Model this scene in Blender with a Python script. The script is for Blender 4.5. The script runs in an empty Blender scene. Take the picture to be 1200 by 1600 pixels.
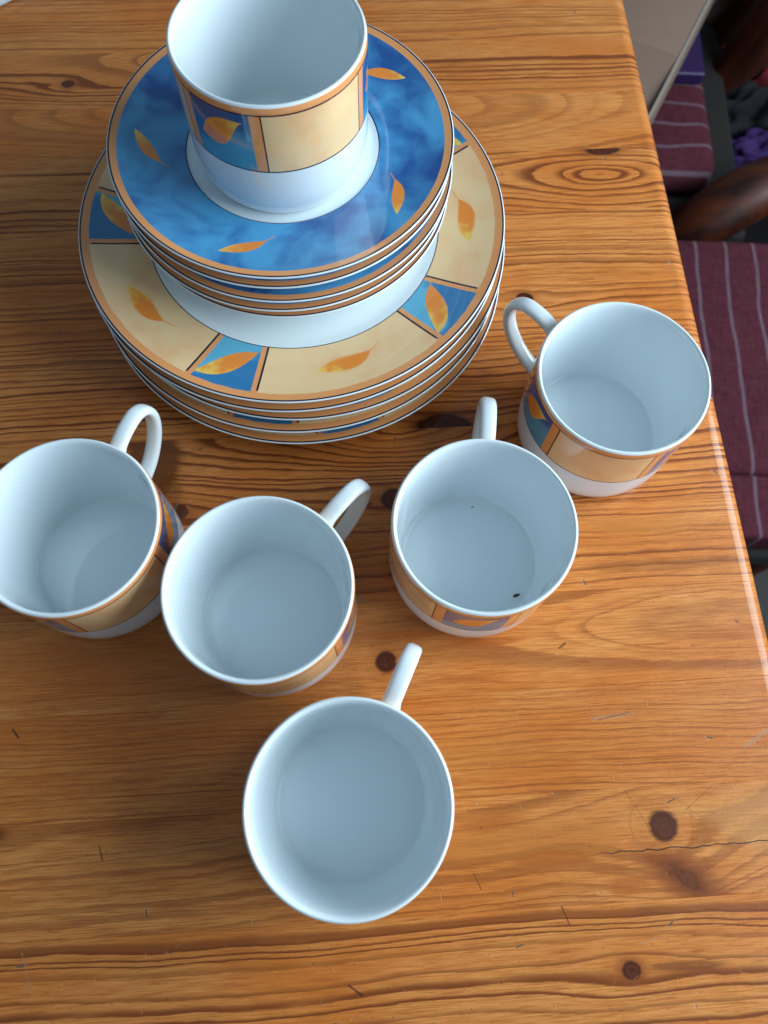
import bpy, bmesh, math, random
from mathutils import Matrix, Vector
import numpy as np

scene = bpy.context.scene
COL = scene.collection
R_ = math.radians

# ------------------------------------------------------------------ camera
cam_d = bpy.data.cameras.new('camera')
cam = bpy.data.objects.new('camera', cam_d)
COL.objects.link(cam)
cam_d.sensor_fit = 'VERTICAL'
cam_d.sensor_height = 24.0
cam_d.lens = 1172.4 / 1600 * 24.0
cam_d.clip_start = 0.01
cam_d.clip_end = 50
rt = Vector((0.99915109, 0.03888819, 0.01359451))
up = Vector((-0.0411959, 0.94318072, 0.32971659))
fw = Vector((0, 0.32999673, -0.94398208))
m = Matrix.Identity(4)
for i in range(3):
    m[i][0] = rt[i]; m[i][1] = up[i]; m[i][2] = -fw[i]
m.translation = (0, 0, 0.38215)
cam.matrix_world = m
cam_d.dof.use_dof = True
cam_d.dof.focus_distance = 0.375
cam_d.dof.aperture_fstop = 6.5
scene.camera = cam

# ------------------------------------------------------------------ light
w = bpy.data.worlds.new('World'); scene.world = w; w.use_nodes = True
bg = w.node_tree.nodes['Background']
bg.inputs[0].default_value = (0.56, 0.79, 1.0, 1)
bg.inputs[1].default_value = 0.25

def area(name, loc, target, sx, sy, power, color):
    l = bpy.data.lights.new(name, 'AREA'); l.shape = 'RECTANGLE'
    l.size = sx; l.size_y = sy; l.energy = power; l.color = color
    o = bpy.data.objects.new(name, l); COL.objects.link(o)
    o.location = loc
    o.rotation_euler = (Vector(target) - Vector(loc)).to_track_quat('-Z', 'Y').to_euler()
    return o
area('window_light', (0.92, 0.16, 0.51), (0.0, 0.12, 0.10), 1.0, 0.74, 22.0, (0.74, 0.90, 1.0))

vs = scene.view_settings
scene.display_settings.display_device = 'sRGB'
vs.view_transform = 'Standard'; vs.look = 'None'; vs.exposure = 0.12; vs.gamma = 1.0
vs.use_curve_mapping = False
scene.render.engine = 'CYCLES'
scene.cycles.max_bounces = 6
scene.cycles.diffuse_bounces = 4
scene.cycles.glossy_bounces = 3
scene.cycles.use_denoising = True

# ------------------------------------------------------------------ shader maths
class T:
    """node-tree builder: small expression language over shader nodes"""
    def __init__(s, name):
        s.mat = bpy.data.materials.new(name); s.mat.use_nodes = True
        s.nt = s.mat.node_tree; s.nt.nodes.clear()
        s.out = s.nt.nodes.new('ShaderNodeOutputMaterial')
        s.bsdf = s.nt.nodes.new('ShaderNodeBsdfPrincipled')
        s.nt.links.new(s.bsdf.outputs[0], s.out.inputs[0])
    def node(s, t, **k):
        n = s.nt.nodes.new(t)
        for a, b in k.items(): setattr(n, a, b)
        return n
    def put(s, inp, v):
        if isinstance(v, S): s.nt.links.new(v.k, inp)
        elif isinstance(v, (tuple, list)) and len(v) == 3 and inp.type == 'RGBA': inp.default_value = (*v, 1)
        else: inp.default_value = v
    def m(s, op, a, b=0.0, c=0.0):
        n = s.node('ShaderNodeMath', operation=op)
        s.put(n.inputs[0], a); s.put(n.inputs[1], b); s.put(n.inputs[2], c)
        return S(s, n.outputs[0])
    def xyz(s, kind='Object'):
        tc = s.node('ShaderNodeTexCoord'); sp = s.node('ShaderNodeSeparateXYZ')
        s.nt.links.new(tc.outputs[kind], sp.inputs[0])
        return [S(s, sp.outputs[i]) for i in range(3)]
    def vec(s, x, y, z=0.0):
        n = s.node('ShaderNodeCombineXYZ')
        for i, v in enumerate((x, y, z)): s.put(n.inputs[i], v)
        return S(s, n.outputs[0])
    def noise(s, v, scale=1.0, detail=2.0, rough=0.5, dist=0.0):
        n = s.node('ShaderNodeTexNoise'); s.put(n.inputs['Vector'], v)
        n.inputs['Scale'].default_value = scale; n.inputs['Detail'].default_value = detail
        n.inputs['Roughness'].default_value = rough; n.inputs['Distortion'].default_value = dist
        return S(s, n.outputs[0])
    def sstep(s, a, b, x):
        n = s.node('ShaderNodeMapRange', interpolation_type='SMOOTHSTEP')
        s.put(n.inputs[0], x); s.put(n.inputs[1], a); s.put(n.inputs[2], b)
        return S(s, n.outputs[0])
    def mix(s, f, a, b, blend='MIX'):
        n = s.node('ShaderNodeMix', data_type='RGBA', blend_type=blend, clamp_factor=True)
        s.put(n.inputs[0], f); s.put(n.inputs[6], a); s.put(n.inputs[7], b)
        return S(s, n.outputs[2])
    def white(s, x, y=0.0):
        n = s.node('ShaderNodeTexWhiteNoise', noise_dimensions='2D')
        s.put(n.inputs['Vector'], s.vec(x, y)); return S(s, n.outputs[0])
    def bump(s, h, strength, dist):
        n = s.node('ShaderNodeBump'); n.inputs['Strength'].default_value = strength
        n.inputs['Distance'].default_value = dist; s.put(n.inputs['Height'], h)
        s.nt.links.new(n.outputs[0], s.bsdf.inputs['Normal'])
    def set(s, **k):
        names = dict(color='Base Color', rough='Roughness', coat='Coat Weight', coat_rough='Coat Roughness', spec='Specular IOR Level', sheen='Sheen Weight', ior='IOR')
        for a, b in k.items(): s.put(s.bsdf.inputs[names[a]], b)
        return s.mat
class S:
    def __init__(s, t, k): s.t = t; s.k = k
    def __add__(s, o): return s.t.m('ADD', s, o)
    __radd__ = __add__
    def __sub__(s, o): return s.t.m('SUBTRACT', s, o)
    def __rsub__(s, o): return s.t.m('SUBTRACT', o, s)
    def __mul__(s, o): return s.t.m('MULTIPLY', s, o)
    __rmul__ = __mul__
    def __truediv__(s, o): return s.t.m('DIVIDE', s, o)
    def abs(s): return s.t.m('ABSOLUTE', s)
    def frac(s): return s.t.m('FRACT', s)
    def floor(s): return s.t.m('FLOOR', s)
    def sqrt(s): return s.t.m('SQRT', s)
    def pow(s, p): return s.t.m('POWER', s, p)
    def exp(s): return s.t.m('EXPONENT', s)
    def sin(s): return s.t.m('SINE', s)
    def lt(s, o): return s.t.m('LESS_THAN', s, o)
    def gt(s, o): return s.t.m('GREATER_THAN', s, o)
    def max(s, o): return s.t.m('MAXIMUM', s, o)
    def min(s, o): return s.t.m('MINIMUM', s, o)

def simple(name, color, rough=0.5, var=0.15, scale=40, **k):
    t = T(name); x, y, z = t.xyz()
    n = t.noise(t.vec(x, y, z), scale, 4)
    c2 = tuple(c * (1 - var) for c in color)
    return t.set(color=t.mix(n, c2, tuple(min(1, c * (1 + var)) for c in color)), rough=rough, **k)

# ------------------------------------------------------------------ print on the porcelain
CREAM = (0.90, 0.62, 0.33); CREAM2 = (0.88, 0.51, 0.26); ORANGE = (0.84, 0.35, 0.125)
NAVY = (0.007, 0.010, 0.035); WHITE = (0.81, 0.88, 0.91)
BLUE_D = (0.012, 0.080, 0.30); BLUE_L = (0.08, 0.36, 0.65); LEAF_O = (0.88, 0.27, 0.04); LEAF_Y = (0.93, 0.62, 0.12)

def band(t, x, a, b, e):
    """1 between a and b with soft edges e"""
    return t.sstep(a - e, a + e, x) * (1.0 - t.sstep(b - e, b + e, x))

def leaf(t, s, r, a, b, width, soft=0.25, fat=0.5, bend=0.0, stem=0.22):
    """mask and lengthwise parameter of a leaf from its yellow tip a to its stalk end b (mm)"""
    ax, ay = b[0] - a[0], b[1] - a[1]; L = math.hypot(ax, ay); ax /= L; ay /= L
    ds = s - a[0]; dr = r - a[1]
    p = (ds * ax + dr * ay) / L
    q = dr * ax - ds * ay
    pc = p.max(0.0).min(1.0)
    q = q - (pc * (1.0 - pc)) * (pc - 0.45) * (bend * 8)
    k = 1 / ((fat) ** (fat / (1 - fat)) * (1 - fat)) if fat != .5 else 4
    half = pc.pow(fat / (1 - fat)) * (1.0 - pc) * (k * width / 2)
    msk = t.sstep(-soft, soft, half - q.abs())
    msk = msk * p.gt(0.0) * p.lt(1.0)
    if stem:
        st = (1.0 - t.sstep(.15, .45, (q + (p - 1.0) * (L * .12)).abs())) * p.gt(.97) * p.lt(1 + stem) * 0.75
        msk = msk.max(st)
    return msk, pc, q

def leaf_color(t, pc, q, n):
    f = pc * 1.2 + .18 + (n - 0.5) * 0.9 - t.sstep(1.5, 4.5, q.abs()) * 0.2
    return t.mix(t.sstep(0.1, 0.75, f), LEAF_Y, LEAF_O)

def glaze(t, color):
    return t.set(color=color, rough=0.07, spec=0.55, coat=0.35, coat_rough=0.03)

def white_glaze():
    t = T('white_porcelain'); x, y, z = t.xyz()
    n = t.noise(t.vec(x, y, z), 30, 2)
    t.bump(t.noise(t.vec(x, y, z), 55, 1), 0.05, 0.001)
    return glaze(t, t.mix(n, WHITE, (0.80, 0.87, 0.90)))

def blue_cloud(t, v, sc, lo=.36, hi=.66):
    n = t.noise(v, sc, 3, .55, .4)
    return t.mix(t.sstep(lo, hi, n), BLUE_D, BLUE_L)

def polar(t):
    x, y, z = t.xyz()
    x = x * 1000; y = y * 1000; z = z * 1000
    return x, y, z, (x * x + y * y).sqrt(), t.m('ARCTAN2', y, x) * (180 / math.pi)

def plate_print():
    t = T('printed_panel_porcelain'); x, y, z, r, th = polar(t)
    v = t.vec(x, y, z)
    c = (th / 72 + 10.5).frac() * 72 - 36            # degrees from the middle of a blue panel
    s = c * (r * (math.pi / 180))                    # the same in mm
    edge = (c.abs() - 10.2) * (r * (math.pi / 180))  # mm outside the panel's outer line
    n = t.noise(v, .05, 3); n2 = t.noise(v, .22, 2)
    cream = t.mix(t.sstep(.42, .72, n), CREAM, CREAM2)
    # leaf on the cream panel
    c2 = (th / 72 + 10.0).frac() * 72 - 36
    s2 = c2 * (93.5 * math.pi / 180)
    mk, pc, q = leaf(t, s2, r, (-15.5, 96.5), (14, 91.5), 9.5, soft=.7, bend=2.5)
    cream = t.mix(mk, cream, leaf_color(t, pc, q, n2))
    # blue panel with its leaf, light on one side of the leaf and dark on the other
    diag = s * .64 + (r - 95) * .77
    blue = t.mix(t.sstep(-5, 4, diag + (t.noise(v, .09, 3) - .5) * 22), (0.12, .46, .66), (0.028, 0.20, .43))
    s3 = c * (95 * math.pi / 180)
    mk, pc, q = leaf(t, s3, r, (-14.2, 106), (11.5, 84), 10.5, soft=.22, bend=-2.0, stem=.12)
    blue = t.mix(mk, blue, leaf_color(t, pc, q, n2))
    col = t.mix(t.sstep(-3.7, -3.4, edge), blue, ORANGE)
    col = t.mix(t.sstep(-1.15, -.95, edge) * (1.0 - t.sstep(108.0, 108.3, r)), col, NAVY)
    col = t.mix(t.sstep(-.05, .15, edge), col, cream)
    col = t.mix(t.sstep(108.8, 109.5, r + (n2 - .5) * 1.2), col, ORANGE)
    col = t.mix(t.sstep(112.9, 113.1, r), col, NAVY)
    col = t.mix(t.sstep(113.85, 113.95, r), col, WHITE)
    col = t.mix(1.0 - t.sstep(79.3, 79.5, r), col, NAVY)
    col = t.mix(1.0 - t.sstep(78.75, 78.95, r), col, WHITE)
    return glaze(t, col)

def saucer_print():
    t = T('printed_blue_porcelain'); x, y, z, r, th = polar(t)
    v = t.vec(x, y, z)
    blue = blue_cloud(t, v, .034, .30, .68)
    blue = t.mix(t.sstep(.5, .75, t.noise(t.vec(x + 300, y, z), .02, 2)) * .6, blue, (0.005, 0.035, .20))
    c = (th / 72 + 10.5).frac() * 72 - 36
    s = c * (66 * math.pi / 180)
    mk, pc, q = leaf(t, s, r, (-10.5, 73), (9.0, 60), 6.0, soft=.2, bend=1.0, stem=.2)
    col = t.mix(mk, blue, leaf_color(t, pc, q, t.noise(v, .22, 2)))
    col = t.mix(t.sstep(80.0, 80.3, r), col, ORANGE)
    col = t.mix(t.sstep(83.3, 83.5, r), col, NAVY)
    col = t.mix(t.sstep(84.2, 84.3, r), col, WHITE)
    col = t.mix(1.0 - t.sstep(48.2, 48.4, r), col, NAVY)
    col = t.mix(1.0 - t.sstep(47.6, 47.8, r), col, WHITE)
    return glaze(t, col)

def mug_print():
    t = T('printed_mug_porcelain'); x, y, z, r, th = polar(t)
    v = t.vec(x, y, z)
    c = (th / 120 + 10.0).frac() * 120 - 60          # blue panels half-way between cream ones; handle at 0
    k = 42 * math.pi / 180
    s = c * k
    edge = (c.abs() - 27) * k
    n = t.noise(v, .06, 3); n2 = t.noise(v, .2, 2)
    cream = t.mix(t.sstep(.45, .75, n), CREAM, CREAM2)
    diag = s * -.45 + (z - 46)
    blue = t.mix(t.sstep(-5, 6, diag + (t.noise(v, .08, 3) - .5) * 20), (0.08, .34, .54), (0.018, 0.11, .32))
    mk, pc, q = leaf(t, s, z, (11.5, 56.5), (-10.5, 44), 12, soft=.25, bend=2.5, fat=.6, stem=0)
    blue = t.mix(mk, blue, leaf_color(t, pc, q, n2))
    col = t.mix(t.sstep(-5.3, -5.1, edge), blue, ORANGE)
    col = t.mix(t.sstep(-.75, -.55, edge), col, NAVY)
    col = t.mix(t.sstep(-.05, .1, edge), col, cream)
    col = t.mix(t.sstep(60.7, 60.9, z), col, NAVY)
    col = t.mix(t.sstep(61.5, 61.7, z), col, ORANGE)
    col = t.mix(t.sstep(64.4, 64.6, z), col, WHITE)
    col = t.mix(1.0 - t.sstep(31.6, 31.8, z), col, NAVY)
    col = t.mix(1.0 - t.sstep(30.9, 31.1, z), col, WHITE)
    return glaze(t, col)

# ------------------------------------------------------------------ mesh helpers
def link(name, me, mats, parent=None, smooth=None):
    o = bpy.data.objects.new(name, me)
    for mm in (mats if isinstance(mats, (list, tuple)) else [mats]):
        if mm.name not in me.materials: me.materials.append(mm)
    COL.objects.link(o); o.parent = parent
    if smooth is not None:
        me.polygons.foreach_set('use_smooth', [True] * len(me.polygons))
        me.set_sharp_from_angle(angle=R_(smooth))
    return o
def tag(o, label, cat, group=None):
    o['label'] = label; o['category'] = cat
    if group: o['group'] = group
    return o
def empty(name, loc=(0, 0, 0), rz=0.0):
    o = bpy.data.objects.new(name, None); COL.objects.link(o)
    o.empty_display_size = .02
    o.location = loc; o.rotation_euler = (0, 0, rz); return o

def smooth_path(pts, n=6):
    """Catmull-Rom through the points"""
    P = [Vector(p) for p in pts]; P = [2 * P[0] - P[1]] + P + [2 * P[-1] - P[-2]]
    out = []
    for i in range(1, len(P) - 2):
        for j in range(n):
            t = j / n
            a, b, c, d = P[i - 1], P[i], P[i + 1], P[i + 2]
            out.append(.5 * ((2 * b) + (c - a) * t + (2 * a - 5 * b + 4 * c - d) * t * t + (3 * b - a - 3 * c + d) * t ** 3))
    out.append(P[-2]); return out

def lathe(prof, seg=160, split=None):
    """closed solid of revolution; prof runs from the axis on top, outwards, and back to the axis below.
    split: profile index ranges (a, b) that take material slot 1"""
    bm = bmesh.new(); rings = []
    for r, z in prof:
        if r < 1e-7: rings.append([bm.verts.new((0, 0, z))])
        else: rings.append([bm.verts.new((r * math.cos(2 * math.pi * i / seg), r * math.sin(2 * math.pi * i / seg), z)) for i in range(seg)])
    for k in range(len(prof) - 1):
        A, B = rings[k], rings[k + 1]
        mi = 1 if split and split[0] <= k < split[1] else 0
        for i in range(seg):
            j = (i + 1) % seg
            if len(A) == 1: f = bm.faces.new((A[0], B[i], B[j]))
            elif len(B) == 1: f = bm.faces.new((A[i], B[0], A[j]))
            else: f = bm.faces.new((A[i], B[i], B[j], A[j]))
            f.material_index = mi
    bmesh.ops.recalc_face_normals(bm, faces=bm.faces)
    me = bpy.data.meshes.new('turned'); bm.to_mesh(me); bm.free(); return me

def tube(path, sec, name='tube', side=None, seg=20, power=2.0):
    """sweep of a (super)elliptic section; sec(t) -> (half width along side, half thickness)"""
    bm = bmesh.new(); rings = []; n = len(path)
    for i, p in enumerate(path):
        tan = (path[min(i + 1, n - 1)] - path[max(i - 1, 0)]).normalized()
        s = Vector(side) if side else Vector((0, 0, 1)).cross(tan)
        if s.length < 1e-4: s = Vector((1, 0, 0))
        s = (s - tan * s.dot(tan)).normalized(); u = tan.cross(s)
        a, b = sec(i / (n - 1)); ring = []
        for k in range(seg):
            th = 2 * math.pi * k / seg; c_, s_ = math.cos(th), math.sin(th)
            ring.append(bm.verts.new(p + s * (a * math.copysign(abs(c_) ** (2 / power), c_)) + u * (b * math.copysign(abs(s_) ** (2 / power), s_))))
        rings.append(ring)
    for A, B in zip(rings, rings[1:]):
        for k in range(seg): bm.faces.new((A[k], A[(k + 1) % seg], B[(k + 1) % seg], B[k]))
    bm.faces.new(rings[0]); bm.faces.new(rings[-1])
    bmesh.ops.recalc_face_normals(bm, faces=bm.faces)
    me = bpy.data.meshes.new(name); bm.to_mesh(me); bm.free(); return me

def box(x0, x1, y0, y1, z0, z1, bevel=0.003, seg=3, name='box', cuts=0, jitter=0.0, seed=0):
    bm = bmesh.new(); bmesh.ops.create_cube(bm, size=1)
    for v in bm.verts:
        v.co = ((x0 + x1) / 2 + v.co.x * (x1 - x0), (y0 + y1) / 2 + v.co.y * (y1 - y0), (z0 + z1) / 2 + v.co.z * (z1 - z0))
    if bevel: bmesh.ops.bevel(bm, geom=bm.edges[:], offset=bevel, segments=seg, profile=.5, affect='EDGES')
    if cuts:
        bmesh.ops.subdivide_edges(bm, edges=[e for e in bm.edges if e.calc_length() > .05], cuts=cuts, use_grid_fill=True)
        rnd = random.Random(seed); ph = [rnd.uniform(0, 6) for _ in range(6)]
        for v in bm.verts:
            v.co.z += jitter * (math.sin(v.co.x * 31 + ph[0]) * math.sin(v.co.y * 27 + ph[1]) + .5 * math.sin(v.co.x * 70 + v.co.y * 55 + ph[2]))
            v.co.x += jitter * .6 * math.sin(v.co.y * 24 + ph[3]); v.co.y += jitter * .6 * math.sin(v.co.x * 24 + ph[4])
    me = bpy.data.meshes.new(name); bm.to_mesh(me); bm.free(); return me

# ------------------------------------------------------------------ pine
def pine(name, seed, v0, wid, cv, cz, sp, knots=(), tilt=0.0, dark=0.0, crack=None, stain=(), rough=.3, late_amt=1.0, sgn=1, cone=None, lw=.42, scr=()):
    """flat-sawn pine board: rings round a pith at (cv, cz) mm, boards' long axis = x; knots push the rings about"""
    t = T(name); x, y, z = t.xyz()
    u = x * 1000.0; z = z * 1000.0
    v = y * 1000.0 + z * .25 - v0
    # over the rounded end the grain lines run down with the surface
    nl = t.noise(t.vec(u * .0045, v * .012, seed), 1, 2) - .5
    nm = t.noise(t.vec(u * .022, v * .07, seed + 7.3), 1, 2) - .5
    nf = t.noise(t.vec(u * .10, v * .28, seed + 17.3), 1, 2) - .5
    vv = v + nl * 15 + nm * 3.6 + nf * 1.1
    core = None; halo = None; rings = None
    for kn in knots:
        ku, kv, ru, rv = kn['at'][0], kn['at'][1] - v0, kn.get('ru', 20), kn.get('rv', 10)
        du, dv = u - ku, v - kv
        g = (((du / ru) * (du / ru) + (dv / rv) * (dv / rv)) * -1.0).exp()
        if 'push' in kn: vv = vv + g * kn['push']
        if 'flow' in kn: vv = vv - dv * g * kn['flow']
        if 'R' in kn:
            a = kn.get('ang', 0.0); ca, sa = math.cos(a), math.sin(a)
            e1 = (du * ca + dv * sa) / kn['R']; e2 = (dv * ca - du * sa) / (kn['R'] * kn.get('asp', .8))
            d = (e1 * e1 + e2 * e2).sqrt() + nf * .45 + nm * .6
            cm = (1.0 - t.sstep(kn.get('soft', .74), 1.08, d)) * kn.get('k', 1.0)
            rg = t.sstep(.1, .95, (d * kn.get('rings', 3.2) + nf * 1.5).frac()) * (1.0 - t.sstep(.6, .8, d)) * .5 + t.noise(t.vec(u * .3, v * .5), 1, 3) * .35
            rings = rg if rings is None else rings.max(rg)
            hm = (1.0 - t.sstep(.8, 2.1, d)) * kn.get('halo', .45)
            if kn.get('ring'):
                hm = hm.max(band(t, d, kn['ring'] - .06, kn['ring'] + .06, .10) * .3)
            core = cm if core is None else core.max(cm)
            halo = hm if halo is None else halo.max(hm)
    if cone:
        czz = t.m('TANH', (u - cone[0]) * cone[1]) * cone[2] + nm * 2.0
    else:
        czz = cz + u * tilt + (t.noise(t.vec(u * .004, seed), 1, 1) - .5) * 26
    r = ((vv - cv) * (vv - cv) + czz * czz).sqrt()
    f = r / sp + (t.noise(t.vec(r * .06, seed + 3), 1, 2) - .5) * 6.0
    fine = t.noise(t.vec(u * .055, v * 1.5, seed + 13), 1, 4, .72) - .5
    fr = (f + fine * .22).frac()
    if sgn < 0: fr = 1.0 - fr
    late = t.sstep(lw, .90, fr) * (1.0 - t.sstep(.91, 1.0, fr))
    hsh = t.white(f.floor(), seed)
    along = t.noise(t.vec(u * .016, v * .10, seed + 31), 1, 3)
    late = late * (hsh * .72 + .26) * t.sstep(.18, .62, along + .12) * late_amt
    fib = fine + .5
    streak = t.sstep(.57, .68, t.noise(t.vec(u * .045, v * .62, seed + 23), 1, 4, .68)) * t.sstep(.38, .6, along)
    patch = t.noise(t.vec(u * .010, v * .03, seed + 41), 1, 3)
    e1, e2 = (0.75, 0.302, 0.080), (0.64, 0.185, 0.028)
    col = t.mix(t.sstep(.3, .75, patch), e1, e2)
    col = t.mix(t.sstep(.34, .72, fib) * .85, col, (0.42, 0.104, 0.015))
    col = t.mix(streak * .62, col, (0.33, 0.070, 0.009))
    col = t.mix(late.min(1.0) * .92, col, (0.165, 0.032, 0.005))
    col = t.mix(t.sstep(.10, .24, fine) * t.sstep(.30, .55, patch) * .7, col, (0.32, 0.064, 0.008))
    for st in stain:
        du, dv = (u - st[0]) / st[2], (v - (st[1] - v0)) / st[3]
        g = 1.0 - t.sstep(.55, 1.1, (du * du + dv * dv).sqrt() + nm * .9 + nf * .5)
        col = t.mix(g * st[4], col, st[5])
    for (su0, sv0, su1, sv1, sw, sk, sc_) in scr:
        dx, dy = su1 - su0, sv1 - sv0; L2 = dx * dx + dy * dy
        a_ = u - su0; b_ = v - (sv0 - v0)
        pp = ((a_ * dx + b_ * dy) / L2).max(0.0).min(1.0)
        ea = a_ - pp * dx; eb = b_ - pp * dy
        col = t.mix((1.0 - t.sstep(.4, 1.0, ((ea * ea + eb * eb).sqrt() + (nf + fine) * .9 * sw) / sw)) * sk, col, sc_)
    if core is not None:
        col = t.mix(halo, col, (0.24, 0.055, 0.010))
        col = t.mix(core, col, t.mix(rings, (0.022, 0.004, 0.002), (0.13, 0.026, 0.008)))
    if dark: col = t.mix(dark, col, (0.26, 0.075, 0.015))
    # dents, nicks and scratches of use
    h = t.noise(t.vec(u * .03, v * 1.1, seed), 1, 2) * .8 + t.noise(t.vec(u * .02, v * .05, seed), 1, 1) * 3.0 + nf * 2.2
    def nick(cell, la, wa, amount, off):
        n = t.node('ShaderNodeTexVoronoi', voronoi_dimensions='2D')
        n.inputs['Scale'].default_value = 1.0
        t.put(n.inputs['Vector'], t.vec(u / cell + off, y * (1000 / cell) + off * 2))
        sp_ = t.node('ShaderNodeSeparateXYZ'); t.nt.links.new(n.outputs['Position'], sp_.inputs[0])
        pu, pv = S(t, sp_.outputs[0]), S(t, sp_.outputs[1])
        du = u - (pu - off) * cell; dv = y * 1000.0 - (pv - off * 2) * cell
        rn = t.node('ShaderNodeSeparateColor'); t.nt.links.new(n.outputs['Color'], rn.inputs[0])
        ra, rb, rc = [S(t, rn.outputs[i]) for i in range(3)]
        a = ra * 6.283
        ca, sa = t.m('COSINE', a), a.sin()
        p = (du * ca + dv * sa) / (rc * la + la * .25); q = (dv * ca - du * sa + p * p * .12) / (wa * (rb + .4))
        d = (p * p + q * q).sqrt()
        return (1.0 - t.sstep(.5, 1.0, d)) * rb.lt(amount), (1.0 - t.sstep(.9, 1.6, d)) * rb.lt(amount), rc
    k1, h1, rc1 = nick(11.0, 1.2, .32, .6, 3.7 + seed)
    k2, h2, rc2 = nick(34.0, 2.6, .75, .5, 9.1 + seed)
    k3, h3, rc3 = nick(8.0, .8, .24, .55, 15.1 + seed)
    col = t.mix(h1 * rc1.gt(.5) * .16, col, (0.74, 0.38, 0.16))
    col = t.mix(k1 * (rc1.lt(.6)) * .5, col, (0.10, 0.035, 0.012))
    col = t.mix(h2 * .22, col, (0.44, 0.25, 0.14))
    col = t.mix(k2 * rc2.gt(.5) * .75, col, (0.11, 0.06, 0.035))
    col = t.mix(k3 * .55, col, (0.14, 0.045, 0.012))
    h = h - k1 * 2.2 - k2 * 2.0
    if crack:
        u0, u1, cy, th_ = crack
        dv = (v - (cy - v0) + (t.noise(t.vec(u * .12, 3.3), 1, 3) - .5) * 4.0 - (u - u0) * .012).abs()
        ck = (1.0 - t.sstep(th_ * .35, th_, dv)) * t.sstep(u0, u0 + 25, u) * (1.0 - t.sstep(u1 - 12, u1, u))
        col = t.mix(ck * .95, col, (0.03, 0.014, 0.008))
    rg = t.noise(t.vec(u * .03, v * .06, seed + 5), 1, 3)
    t.bump(h, .55, .00022)
    return t.set(color=col, rough=rg * .22 + (rough - .06) + k2 * .2, spec=.20, coat=.34, coat_rough=.05)

# ------------------------------------------------------------------ the table
YAW = R_(5.6)
table = empty('pine_table', (0, 0, 0), YAW)
tag(table, 'worn lacquered pine table of glued boards with a rounded end', 'table')
U0, U1, WID, TH = -0.80, 0.2095, 0.0487, 0.028
def plank_mesh(v0, v1):
    b = .00012
    def outline(ins):
        pts = [(U0 + ins, -TH + ins), (U0 + ins, -ins)]
        rr = .0105
        for i in range(0, 13):
            a = math.pi / 2 * (1 - i / 12)
            pts.append((U1 - rr + (rr - ins) * math.cos(a), -rr + (rr - ins) * math.sin(a)))
        r2 = .006
        for i in range(0, 7):
            a = -math.pi / 2 * i / 6
            pts.append((U1 - r2 + (r2 - ins) * math.cos(a), -TH + r2 + (r2 - ins) * math.sin(a)))
        return pts
    bm = bmesh.new(); rings = []
    for vv, ins in ((v0, b), (v0 + b, 0), (v1 - b, 0), (v1, b)):
        rings.append([bm.verts.new((p[0], vv, p[1])) for p in outline(ins)])
    n = len(rings[0])
    for A, B in zip(rings, rings[1:]):
        for k in range(n): bm.faces.new((A[k], B[k], B[(k + 1) % n], A[(k + 1) % n]))
    bm.faces.new(rings[0]); bm.faces.new(rings[-1])
    bmesh.ops.recalc_face_normals(bm, faces=bm.faces)
    me = bpy.data.meshes.new('plank'); bm.to_mesh(me); bm.free(); return me

DK = (0.16, 0.045, 0.010); OR = (0.50, 0.17, 0.03); PALE = (0.60, 0.30, 0.10); OR2 = (0.40, 0.090, 0.011); SC = (0.045, 0.02, 0.012); SG = (0.36, 0.24, 0.16)
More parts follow.
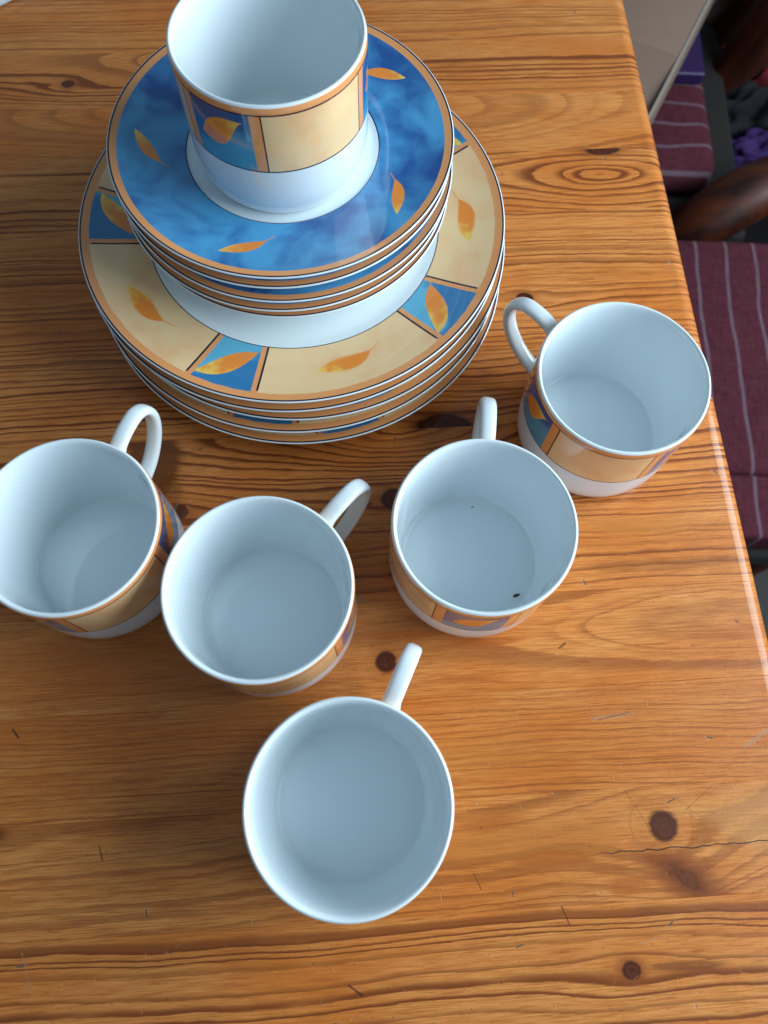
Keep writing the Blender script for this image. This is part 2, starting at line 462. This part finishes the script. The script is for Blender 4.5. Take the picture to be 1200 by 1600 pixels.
# board number (0 starts at v = -62 mm) -> pith across, pith depth, ring spacing, knots, ...
spec = {
 -2: dict(cv=-40, cz=22, sp=4.6),
 -1: dict(cv=-62, cz=14, sp=5.2, tilt=.01, late_amt=1.6, lw=.5,
    knots=[dict(at=(110.7, -89.3), R=5.0, ru=26, rv=9, flow=.9, ring=.55, k=1, rings=1.6, halo=.7)],
    stain=[(135, -89, 22, 2.2, .7, DK)],
    scr=[(82.8, -61.8, 85.5, -69.7, .35, .85, SC), (-15.5, -87.5, -10, -91.5, .7, .8, SC), (116, -79.3, 125, -77.3, .5, .4, SG), (-160, -66, -154, -84, .35, .5, SG)]),
 0: dict(cv=34, cz=26, sp=6.5, tilt=.10, late_amt=.7, crack=(92, 215, -41.5, .40),
    knots=[dict(at=(135.5, -31.6), R=8.0, asp=.95, ru=34, rv=18, flow=.95, rings=5, ring=1.9, halo=.12, k=1),
           dict(at=(143, -55.0), R=16, asp=.42, ang=-.62, ru=30, rv=14, push=6, halo=.9, k=.8, rings=2.2, soft=.3),
           dict(at=(-176, -16.8), R=4, ru=20, rv=9, flow=.8, k=.5, soft=.4)],
    stain=[(70, -35, 48, 12, .45, OR), (55, -25, 20, 5, .5, OR2), (80, -42, 22, 3.5, .6, OR2), (185, -30, 40, 14, .4, PALE), (115, -56, 12, 5, .6, OR2)],
    scr=[(119.8, -13.9, 128.3, -30.6, .22, .45, SC), (163.4, -14.1, 147.2, -25.2, .20, .5, SC), (44, -46, 46.9, -53, .3, .8, SC), (-128.8, -24, -126.9, -30.4, .45, .8, SC), (30, -30, 31, -45, .18, .5, SG)]),
 1: dict(cv=-50, cz=10, sp=3.0, late_amt=.75, lw=.55, stain=[(40, 5, 60, 12, .3, OR), (30, -6, 24, 2.5, .6, OR2), (-20, 18, 20, 2.0, .5, OR2)],
    scr=[(109.6, 19.4, 130.2, 20.6, 1.3, .35, SG), (112, 18.6, 128, 21.4, .25, .7, SC), (195.5, 9.2, 182.7, 2.4, 1.2, .45, SG), (-174, 30.7, -171, 27, .7, .8, SC)]),
 2: dict(cv=4, cz=0, sp=5.0, cone=(190, -.008, 26), late_amt=.6, lw=.5,
    knots=[dict(at=(9.3, 52.7), R=6.8, asp=.95, ru=26, rv=13, flow=.9, rings=4, ring=1.6, halo=.3, k=1)],
    stain=[(20, 66, 22, 2.0, .6, OR2), (62, 60, 18, 2.4, .6, OR2), (-40, 44, 26, 3, .5, OR2), (45, 42, 20, 2.2, .5, OR2)],
    scr=[(191, 63.7, 192, 62.9, .6, .7, SC), (98, 55, 101, 57, .8, .7, SC)]),
 3: dict(cv=-46, cz=24, sp=5.0, stain=[(150, 118, 32, 7, .55, OR), (162, 96, 60, 4, .35, DK)],
    scr=[(0, 84.9, -4, 87, 1.6, .45, SG)]),
 4: dict(cv=24, cz=0, sp=3.3, cone=(25, .0105, 26), late_amt=1.6, stain=[(-112, 166, 16, 27, .95, DK), (-103, 150, 9, 14, .5, DK)],
    knots=[dict(at=(18.7, 140.7), R=8, ru=32, rv=13, flow=.9, k=1), dict(at=(-97, 138.9), R=5.5, ru=24, rv=11, flow=.8, k=.95)]),
 5: dict(cv=-60, cz=20, sp=3.8, late_amt=1.35, knots=[dict(at=(48.7, 183.5), R=18, asp=.42, ru=36, rv=10, push=5, k=.95, halo=.6)]),
 6: dict(cv=58, cz=18, sp=4.2, knots=[dict(at=(105.4, 263.7), R=5.6, ru=26, rv=9, flow=.9, k=1)], scr=[(197.3, 270, 197.5, 269, 1.0, .5, SG)]),
 7: dict(cv=-75, cz=16, sp=5.0, late_amt=1.2, scr=[(197.3, 285.6, 197.8, 284.5, 1.5, .5, SG)]),
 8: dict(cv=4, cz=0, sp=4.4, cone=(166, .016, 19), late_amt=1.2, knots=[dict(at=(170, 375.5), R=13, asp=.40, ru=30, rv=9, k=1, halo=.6)], stain=[(60, 350, 22, 4, .5, OR2)]),
 9: dict(cv=18, cz=10, sp=6.5, tilt=.16, late_amt=.6),
 10: dict(cv=18, cz=0, sp=4.0, cone=(-95, .013, 22), late_amt=1.7, knots=[dict(at=(-180, 447), R=4.8, ru=34, rv=12, flow=.9, k=1)], stain=[(70, 450, 40, 6, .45, OR2)]),
 11: dict(cv=52, cz=16, sp=4.4, late_amt=.8),
 12: dict(cv=-52, cz=16, sp=4.0),
 13: dict(cv=40, cz=16, sp=4.0),
}
rnd = random.Random(5)
M_FAR = simple('pine_far_board', (0.55, 0.22, 0.06), .3, .15, 25)
for i in range(-5, 17):
    v0 = -.062 + i * WID; v1 = v0 + WID - .00003
    d = dict(spec.get(i, dict(cv=rnd.uniform(-60, 60), cz=18, sp=4.5)))
    mat = M_FAR if not -2 <= i <= 14 else pine('pine_board', 3.17 * i + 40.3, (v0 + v1) * 500, WID * 1000, dark=rnd.uniform(0, .16), sgn=rnd.choice((-1, 1)), **d)
    link('plank', plank_mesh(v0, v1), mat, table, 35)
V0, V1 = -.062 - 5 * WID, -.062 + 17 * WID
wood_leg = simple('pine_leg_wood', (0.40, 0.18, 0.06), .4, .2, 25)
for (a, b, c, d_) in ((U0 + .08, U1 - .09, V0 + .06, V0 + .085), (U0 + .08, U1 - .09, V1 - .085, V1 - .06), (U0 + .08, U0 + .105, V0 + .0855, V1 - .0855), (U1 - .115, U1 - .09, V0 + .0855, V1 - .0855)):
    link('apron', box(a, b, c, d_, -.11, -TH - .0002, .002, name='apron'), wood_leg, table, 40)
for a in (U0 + .11, U1 - .175):
    for b in (V0 + .09, V1 - .145):
        link('leg', box(a, a + .055, b, b + .055, -.75, -.0285, .004, name='leg'), wood_leg, table, 40)

fl = link('floor', box(-2.5, 2.5, -2.0, 3.0, -.80, -.75, 0, name='floor'), simple('dark_floor_boards', (0.018, 0.009, 0.006), .6, .4, 6))
fl['kind'] = 'structure'

# ------------------------------------------------------------------ porcelain
M_WHITE = white_glaze(); M_MUG = mug_print(); M_PLATE = plate_print(); M_SAUCER = saucer_print()

def sp2(pts, n=4):
    return [(max(0, p.x), p.y) for p in smooth_path([(a, b, 0) for a, b in pts], n)]

# mug: inside from the axis, over the lip, down the outside, under the foot
inner = [(0, .0052), (.020, .0052), (.0310, .0053)] + sp2([(.0336, .0053), (.0348, .0058), (.0356, .0073), (.0364, .012), (.0377, .024), (.0384, .040), (.0387, .054), (.0391, .0615)], 4)
lip = sp2([(.0393, .0632), (.0399, .0648), (.0407, .0654), (.0415, .0650), (.0420, .0638)], 3)
outer = sp2([(.0421, .062), (.0420, .055), (.0420, .045), (.0420, .032), (.0420, .018), (.0414, .010), (.0400, .0046), (.0380, .0014), (.0366, .0002)], 5)
foot = [(.0360, 0), (.0345, 0), (.0338, .0006), (.0332, .0022), (.0, .0024)]
mug_prof = inner + lip + outer + foot
i0 = len(inner) + len(lip) - 5
mug_me = lathe(mug_prof, 192, (i0, i0 + 4 + len(outer) - 1)); mug_me.name = 'mug_body'
hp = smooth_path([(.0405, 0, .0545), (.046, 0, .0568), (.0535, 0, .0580), (.0622, 0, .0568), (.0680, 0, .0515), (.0700, 0, .0435), (.0683, 0, .0345), (.0634, 0, .0262), (.0560, 0, .0195), (.0475, 0, .0158), (.0405, 0, .0150)], 7)
def hsec(t):
    e = max(0, abs(t - .5) * 2 - .8) / .2
    return (.0040 + .0020 * e * e, .0025 + .0018 * e * e)
handle_me = tube(hp, hsec, 'mug_handle', side=(0, 1, 0), seg=28, power=2.5)

def mug(x, y, z, ang, label):
    e = empty('mug', (x, y, z), R_(ang)); tag(e, label, 'mug', 'matching mugs of the tableware set')
    link('body', mug_me, [M_WHITE, M_MUG], e, 60)
    link('handle', handle_me, M_WHITE, e, 60)
    return e
mug(-.0571, .2903, .0873, 64, 'printed porcelain mug standing on top of the stacked blue saucers')
mug(.1126, .1853, .0002, 136, 'rightmost mug, beside the rounded table end, leaf panel showing below its handle')
mug(.0452, .1073, .0002, 87, 'mug with two dark specks on its bottom, between the rightmost mug and the front')
mug(-.1411, .0990, .0002, 71, 'leftmost mug, cut by the left edge of the picture')
mug(-.0533, .0746, .0002, 52, 'mug standing right against the leftmost mug, handle pointing up right')
mug(-.0093, -.0119, .0002, 69, 'front mug nearest the viewer, alone in the foreground')

def dish(Rr, H, wr, we, zw, footr, spacing, name):
    """plate: flat well to wr, corner to we, rim up to (Rr, H); stacks every `spacing`"""
    top = [(0, zw), (wr * .5, zw)] + sp2([(wr, zw), ((wr + we) / 2, zw + .0004), (we, zw + .0016), (we + (Rr - we) * .25, zw + .0016 + (H - zw - .0016) * .22), (we + (Rr - we) * .6, zw + .0016 + (H - zw - .0016) * .56), (Rr - .0022, H - .0005)], 6)
    edge = sp2([(Rr - .0010, H - .0001), (Rr - .0003, H - .0002), (Rr, H - .0006), (Rr - .0001, H - .0009), (Rr - .0006, H - .0013)], 3)
    bot = sp2([(Rr - .004, H - .0029), (we + (Rr - we) * .5, zw + (H - zw) * .45 - .0045), (we, zw - .0036), (footr + .003, zw - .0060)], 5)
    ft = [(footr + .0012, .0004), (footr + .0006, 0), (footr - .0016, 0), (footr - .0022, .0006), (footr - .003, zw - .0050), (0, zw - .0045)]
    prof = top + edge + bot + ft
    me = lathe(prof, 192, (0, len(top) + len(edge) - 6)); me.name = name
    return me
plate_me = dish(.1145, .0180, .0680, .0790, .0085, .0620, .0085, 'plate')
saucer_me = dish(.0848, .0180, .0440, .0490, .0090, .0420, .0090, 'saucer')

P = [(-.0530, .2779, 72 - 72, 'bottom'), (-.0545, .2803, -96, 'second from the bottom'), (-.0530, .2834, -68, 'middle'), (-.0562, .2835, -118, 'second from the top'), (-.0557, .2841, -105, 'top')]
for k, (x, y, a, wd) in enumerate(P):
    o = link('plate', plate_me, [M_WHITE, M_PLATE], None, 60)
    o.location = (x, y, .0002 + k * .0086); o.rotation_euler = (0, 0, R_(a))
    tag(o, {'bottom': 'bottom one of the five large cream and blue plates, lying on the table', 'top': 'top large plate with cream and blue leaf panels, under the saucers'}.get(wd, 'large cream and blue plate, %s of the stack of five' % wd), 'plate', 'stack of large plates')
Sx = [(-.0575, .2972, 20), (-.0582, .2948, -63), (-.0570, .2940, 8), (-.0585, .2954, -45), (-.0579, .2944, -100)]
for k, (x, y, a) in enumerate(Sx):
    o = link('saucer', saucer_me, [M_WHITE, M_SAUCER], None, 60)
    o.location = (x, y, .0434 + k * .0087); o.rotation_euler = (0, 0, R_(a))
    tag(o, ['bottom blue saucer, lying in the white well of the top plate', 'blue saucer, second from the bottom of the saucer stack', 'blue saucer in the middle of the saucer stack', 'blue saucer, second from the top of the saucer stack', 'top saucer, cloudy blue with orange leaves, carrying a mug'][k], 'saucer', 'stack of blue saucers')

def crumb(x, y, z, s, seed, label):
    bm = bmesh.new(); bmesh.ops.create_icosphere(bm, subdivisions=2, radius=s)
    rn = random.Random(seed)
    for v in bm.verts: v.co = Vector((v.co.x * 1.9, v.co.y * .8, v.co.z * .7)) * rn.uniform(.75, 1.2)
    me = bpy.data.meshes.new('crumb'); bm.to_mesh(me); bm.free()
    o = link('crumb', me, simple('dark_crumb', (0.03, 0.02, 0.015), .8), None, 80); o.location = (x, y, z); o.rotation_euler = (0, 0, .4)
    tag(o, label, 'crumb')
crumb(.0694, .0892, .0060, .0010, 1, 'larger dark speck in the bottom of the mug near the rightmost one')
crumb(.0470, .1364, .0056, .0004, 2, 'pinhead dark speck at the far side inside the mug with two specks')

# ------------------------------------------------------------------ tray at the far left corner
tr = empty('tray', (-.366, .566, 0), R_(42)); tag(tr, 'pale grey tray, only its corner edge showing at the upper left', 'tray')
M_TRAY = simple('pale_tray_plastic', (0.50, 0.56, 0.60), .35, .08, 20)
link('base', box(-.16, .102, -.11, .0555, .0004, .006, .002, name='base'), M_TRAY, tr, 40)
M_RIM = simple('tray_rim_plastic', (0.66, 0.66, 0.62), .4, .05, 20)
link('rim', tube([Vector(p) for p in ((-.16, -.110, .008), (.10, -.110, .008), (.10, .056, .008), (-.16, .056, .008), (-.16, -.108, .008))], lambda t: (.002, .003), 'rim', side=(0, 0, 1)), M_RIM, tr, 60)

# ------------------------------------------------------------------ chairs below the table end
def varnish():
    t = T('dark_varnished_wood'); x, y, z = t.xyz()
    n = t.noise(t.vec(x * 20, y * 60, z * 6), 1, 4, .6); 
    return t.set(color=t.mix(t.sstep(.3, .7, n), (0.014, 0.003, 0.0012), (0.085, 0.016, 0.004)), rough=.45, coat=.12, coat_rough=.2, spec=.3)
M_VAR = varnish(); M_SEAT = simple('matte_dark_seat_wood', (0.006, 0.003, 0.002), .85, .3, 20)
def fabric(name, along_x, sp, ph):
    t = T(name); x, y, z = t.xyz('Object')
    x = x * 1000; y = y * 1000; z = z * 1000
    q = (y if along_x else x) + (t.noise(t.vec(x * .012, y * .012), 1, 1) - .5) * 12
    s = ((q + ph) / sp + 50).frac() - .5
    line = 1.0 - t.sstep(.035, .075, s.abs())
    n = t.noise(t.vec(x * .9, y * .06, z), 1, 3); n2 = t.noise(t.vec(x * .06, y * .9, z + 4), 1, 3)
    nn = (n + n2) * .5
    col = t.mix(t.sstep(.35, .65, nn), (0.048, 0.010, 0.016), (0.090, 0.022, 0.031))
    col = t.mix(line * (n * .7 + .15), col, (0.17, 0.13, 0.155))
    t.bump(nn, .4, .0006)
    return t.set(color=col, rough=.95, spec=.1)

def chair(name, x0, x1, y0, y1, label):
    e = empty(name, (0, 0, 0)); tag(e, label, 'chair', 'chairs pushed under the table end')
    zt = -.322
    link('seat', box(x0, x1, y0, y1, zt - .03, zt, .006, name='seat'), M_SEAT, e, 40)
    for a in (x0 + .03, x1 - .03):
        for b in (y0 + .03, y1 - .03):
            link('leg', tube([Vector((a, b, -.75 + .4 * i / 8)) for i in range(9)], lambda t: (.014 + .008 * t,) * 2, 'leg', side=(1, 0, 0)), M_VAR, e, 60)
    return e
ch1 = chair('wooden_chair', .02, .405, .600, .960, 'dark varnished chair carrying the purple box and the striped cushion')
def post(e, x, y, lean):
    pts = smooth_path([(x - .02, y, -.352), (x + .012, y, -.30), (x + .028, y + .004, -.20), (x + .03 + lean, y + .01, -.05), (x + .04 + lean, y + .01, .06)], 6)
    link('back_post', tube(pts, lambda t: (.021 + .012 * math.sin(math.pi * min(1, t * 1.3)), .019 + .010 * math.sin(math.pi * min(1, t * 1.3))), 'back_post', side=(0, 1, 0)), M_VAR, e, 60)
post(ch1, .418, .865, .01); post(ch1, .418, .945, .01)
link('back_rail', tube(smooth_path([(.462, .86, .03), (.475, .905, .035), (.462, .96, .03)], 6), lambda t: (.012, .03), 'back_rail'), M_VAR, ch1, 60)
c1 = link('seat_cushion', box(.05, .360, .650, .950, -.3218, -.280, .016, 4, 'seat_cushion', 6, .0022, 3), fabric('maroon_striped_cloth', True, 31, 12), None, 60)
tag(c1, 'maroon cushion with pale cross stripes, half under the cardboard flap', 'cushion')
ch2 = chair('wooden_chair', .02, .440, .215, .560, 'dark varnished chair nearest the rounded table end, curved arm behind its cushion')
link('arm_rail', tube(smooth_path([(.285, .572, -.360), (.318, .588, -.335), (.352, .604, -.300), (.395, .622, -.275), (.450, .634, -.262), (.50, .60, -.262)], 7), lambda t: (.020 + .012 * math.sin(math.pi * t), .020 + .010 * math.sin(math.pi * t)), 'arm_rail'), M_VAR, ch2, 60)
c2 = link('seat_cushion', box(.05, .425, .286, .560, -.3218, -.280, .009, 4, 'seat_cushion', 6, .0022, 8), fabric('maroon_striped_cloth_lengthwise', False, 31, 4), None, 60)
tag(c2, 'maroon cushion with lengthwise pale stripes beside the rightmost mug', 'cushion')
c3 = link('seat_cushion', box(.05, .425, .222, .2856, -.3218, -.2805, .005, 3, 'seat_cushion', 4, .0016, 5), c2.data.materials[0], None, 60)
tag(c3, 'narrow maroon striped cushion end in front of the larger one', 'cushion')

# purple box, cardboard box with its flap
pb = link('flat_box', box(.16, .350, .775, .955, -.2775, -.262, .003, name='flat_box'), simple('purple_card', (0.022, 0.007, 0.055), .45, .15, 30))
tag(pb, 'flat dark purple box lying on the striped cushion', 'box')
M_CARD = simple('grey_brown_cardboard', (0.19, 0.118, 0.082), .8, .08, 60)
M_CEDGE = simple('cardboard_edge', (0.25, 0.20, 0.165), .8, .1, 400)
cb = empty('cardboard_box', (.264, .660, -.150), -math.atan2(.42, .907)); tag(cb, 'grey brown cardboard box with a folded-out flap under the table end', 'box')
link('carton', box(-.17, 0, .0006, .24, -.1115, 0, .0015, name='carton'), M_CARD, cb, 40)
fp = bpy.data.meshes.new('flap'); bm = bmesh.new()
vs_ = [bm.verts.new(p) for p in ((-.17, .0002, -.003), (0, .0002, -.003), (0, -.17, -.016), (-.17, -.17, -.016), (-.17, .0002, 0), (0, .0002, 0), (0, -.17, -.013), (-.17, -.17, -.013))]
for f in ((0, 1, 2, 3), (4, 7, 6, 5), (0, 4, 5, 1), (1, 5, 6, 2), (2, 6, 7, 3), (3, 7, 4, 0)): bm.faces.new([vs_[i] for i in f])
bmesh.ops.recalc_face_normals(bm, faces=bm.faces); bm.to_mesh(fp); bm.free()
fo = link('flap', fp, M_CARD, cb)
link('flap_edge', box(.0001, .0030, -.17, .24, -.0035, .0004, 0, name='flap_edge'), M_CEDGE, cb)

# stool with garments
st = empty('wooden_stool', (.60, .98, -.75)); tag(st, 'light brown wooden stool behind the chairs with clothes heaped on it', 'stool')
M_ST = simple('brown_stool_wood', (0.06, 0.024, 0.009), .6, .25, 20)
link('seat', box(-.19, .19, -.17, .19, .26, .295, .006, name='seat'), M_ST, st, 40)
for a in (-.15, .15):
    for b in (-.13, .15): link('leg', box(a - .018, a + .018, b - .018, b + .018, 0, .2595, .003, name='leg'), M_ST, st, 40)
def heap(name, x, y, z, sx, sy, sz, col, seed, label):
    """crumpled cloth: a closed low mound with deep folds and an uneven outline"""
    bm = bmesh.new(); bmesh.ops.create_icosphere(bm, subdivisions=5, radius=1)
    rn = random.Random(seed)
    w_ = [(Vector((rn.uniform(-1, 1), rn.uniform(-1, 1), rn.uniform(-.4, .4))).normalized() * rn.uniform(3, 11), rn.uniform(0, 6)) for _ in range(9)]
    for v in bm.verts:
        k = 1 + sum((abs(math.sin(v.co.dot(a) + p)) - .6) * 1.1 / a.length for a, p in w_)
        zz = max(v.co.z, 0) * .8 * (1.2 - .5 * math.hypot(v.co.x, v.co.y)) + (.25 if v.co.z > 0 else 0)
        v.co = Vector((v.co.x * sx * k, v.co.y * sy * k, zz * sz * k))
    lo = min(v.co.z for v in bm.verts)
    for v in bm.verts: v.co.z -= lo
    me = bpy.data.meshes.new(name); bm.to_mesh(me); bm.free()
    o = link(name, me, simple(name + '_cloth', col, .9, .3, 60), None, 80); o.location = (x, y, z)
    tag(o, label, 'garment')
heap('garment', .510, .912, -.4548, .075, .036, .05, (0.004, 0.004, 0.006), 1, 'black garment heaped on the stool')
heap('garment', .535, .985, -.4548, .075, .028, .09, (0.14, 0.004, 0.010), 4, 'dark red garment behind the black one')
heap('garment', .515, .852, -.4548, .060, .022, .035, (0.032, 0.009, 0.085), 6, 'purple garment at the front of the stool')
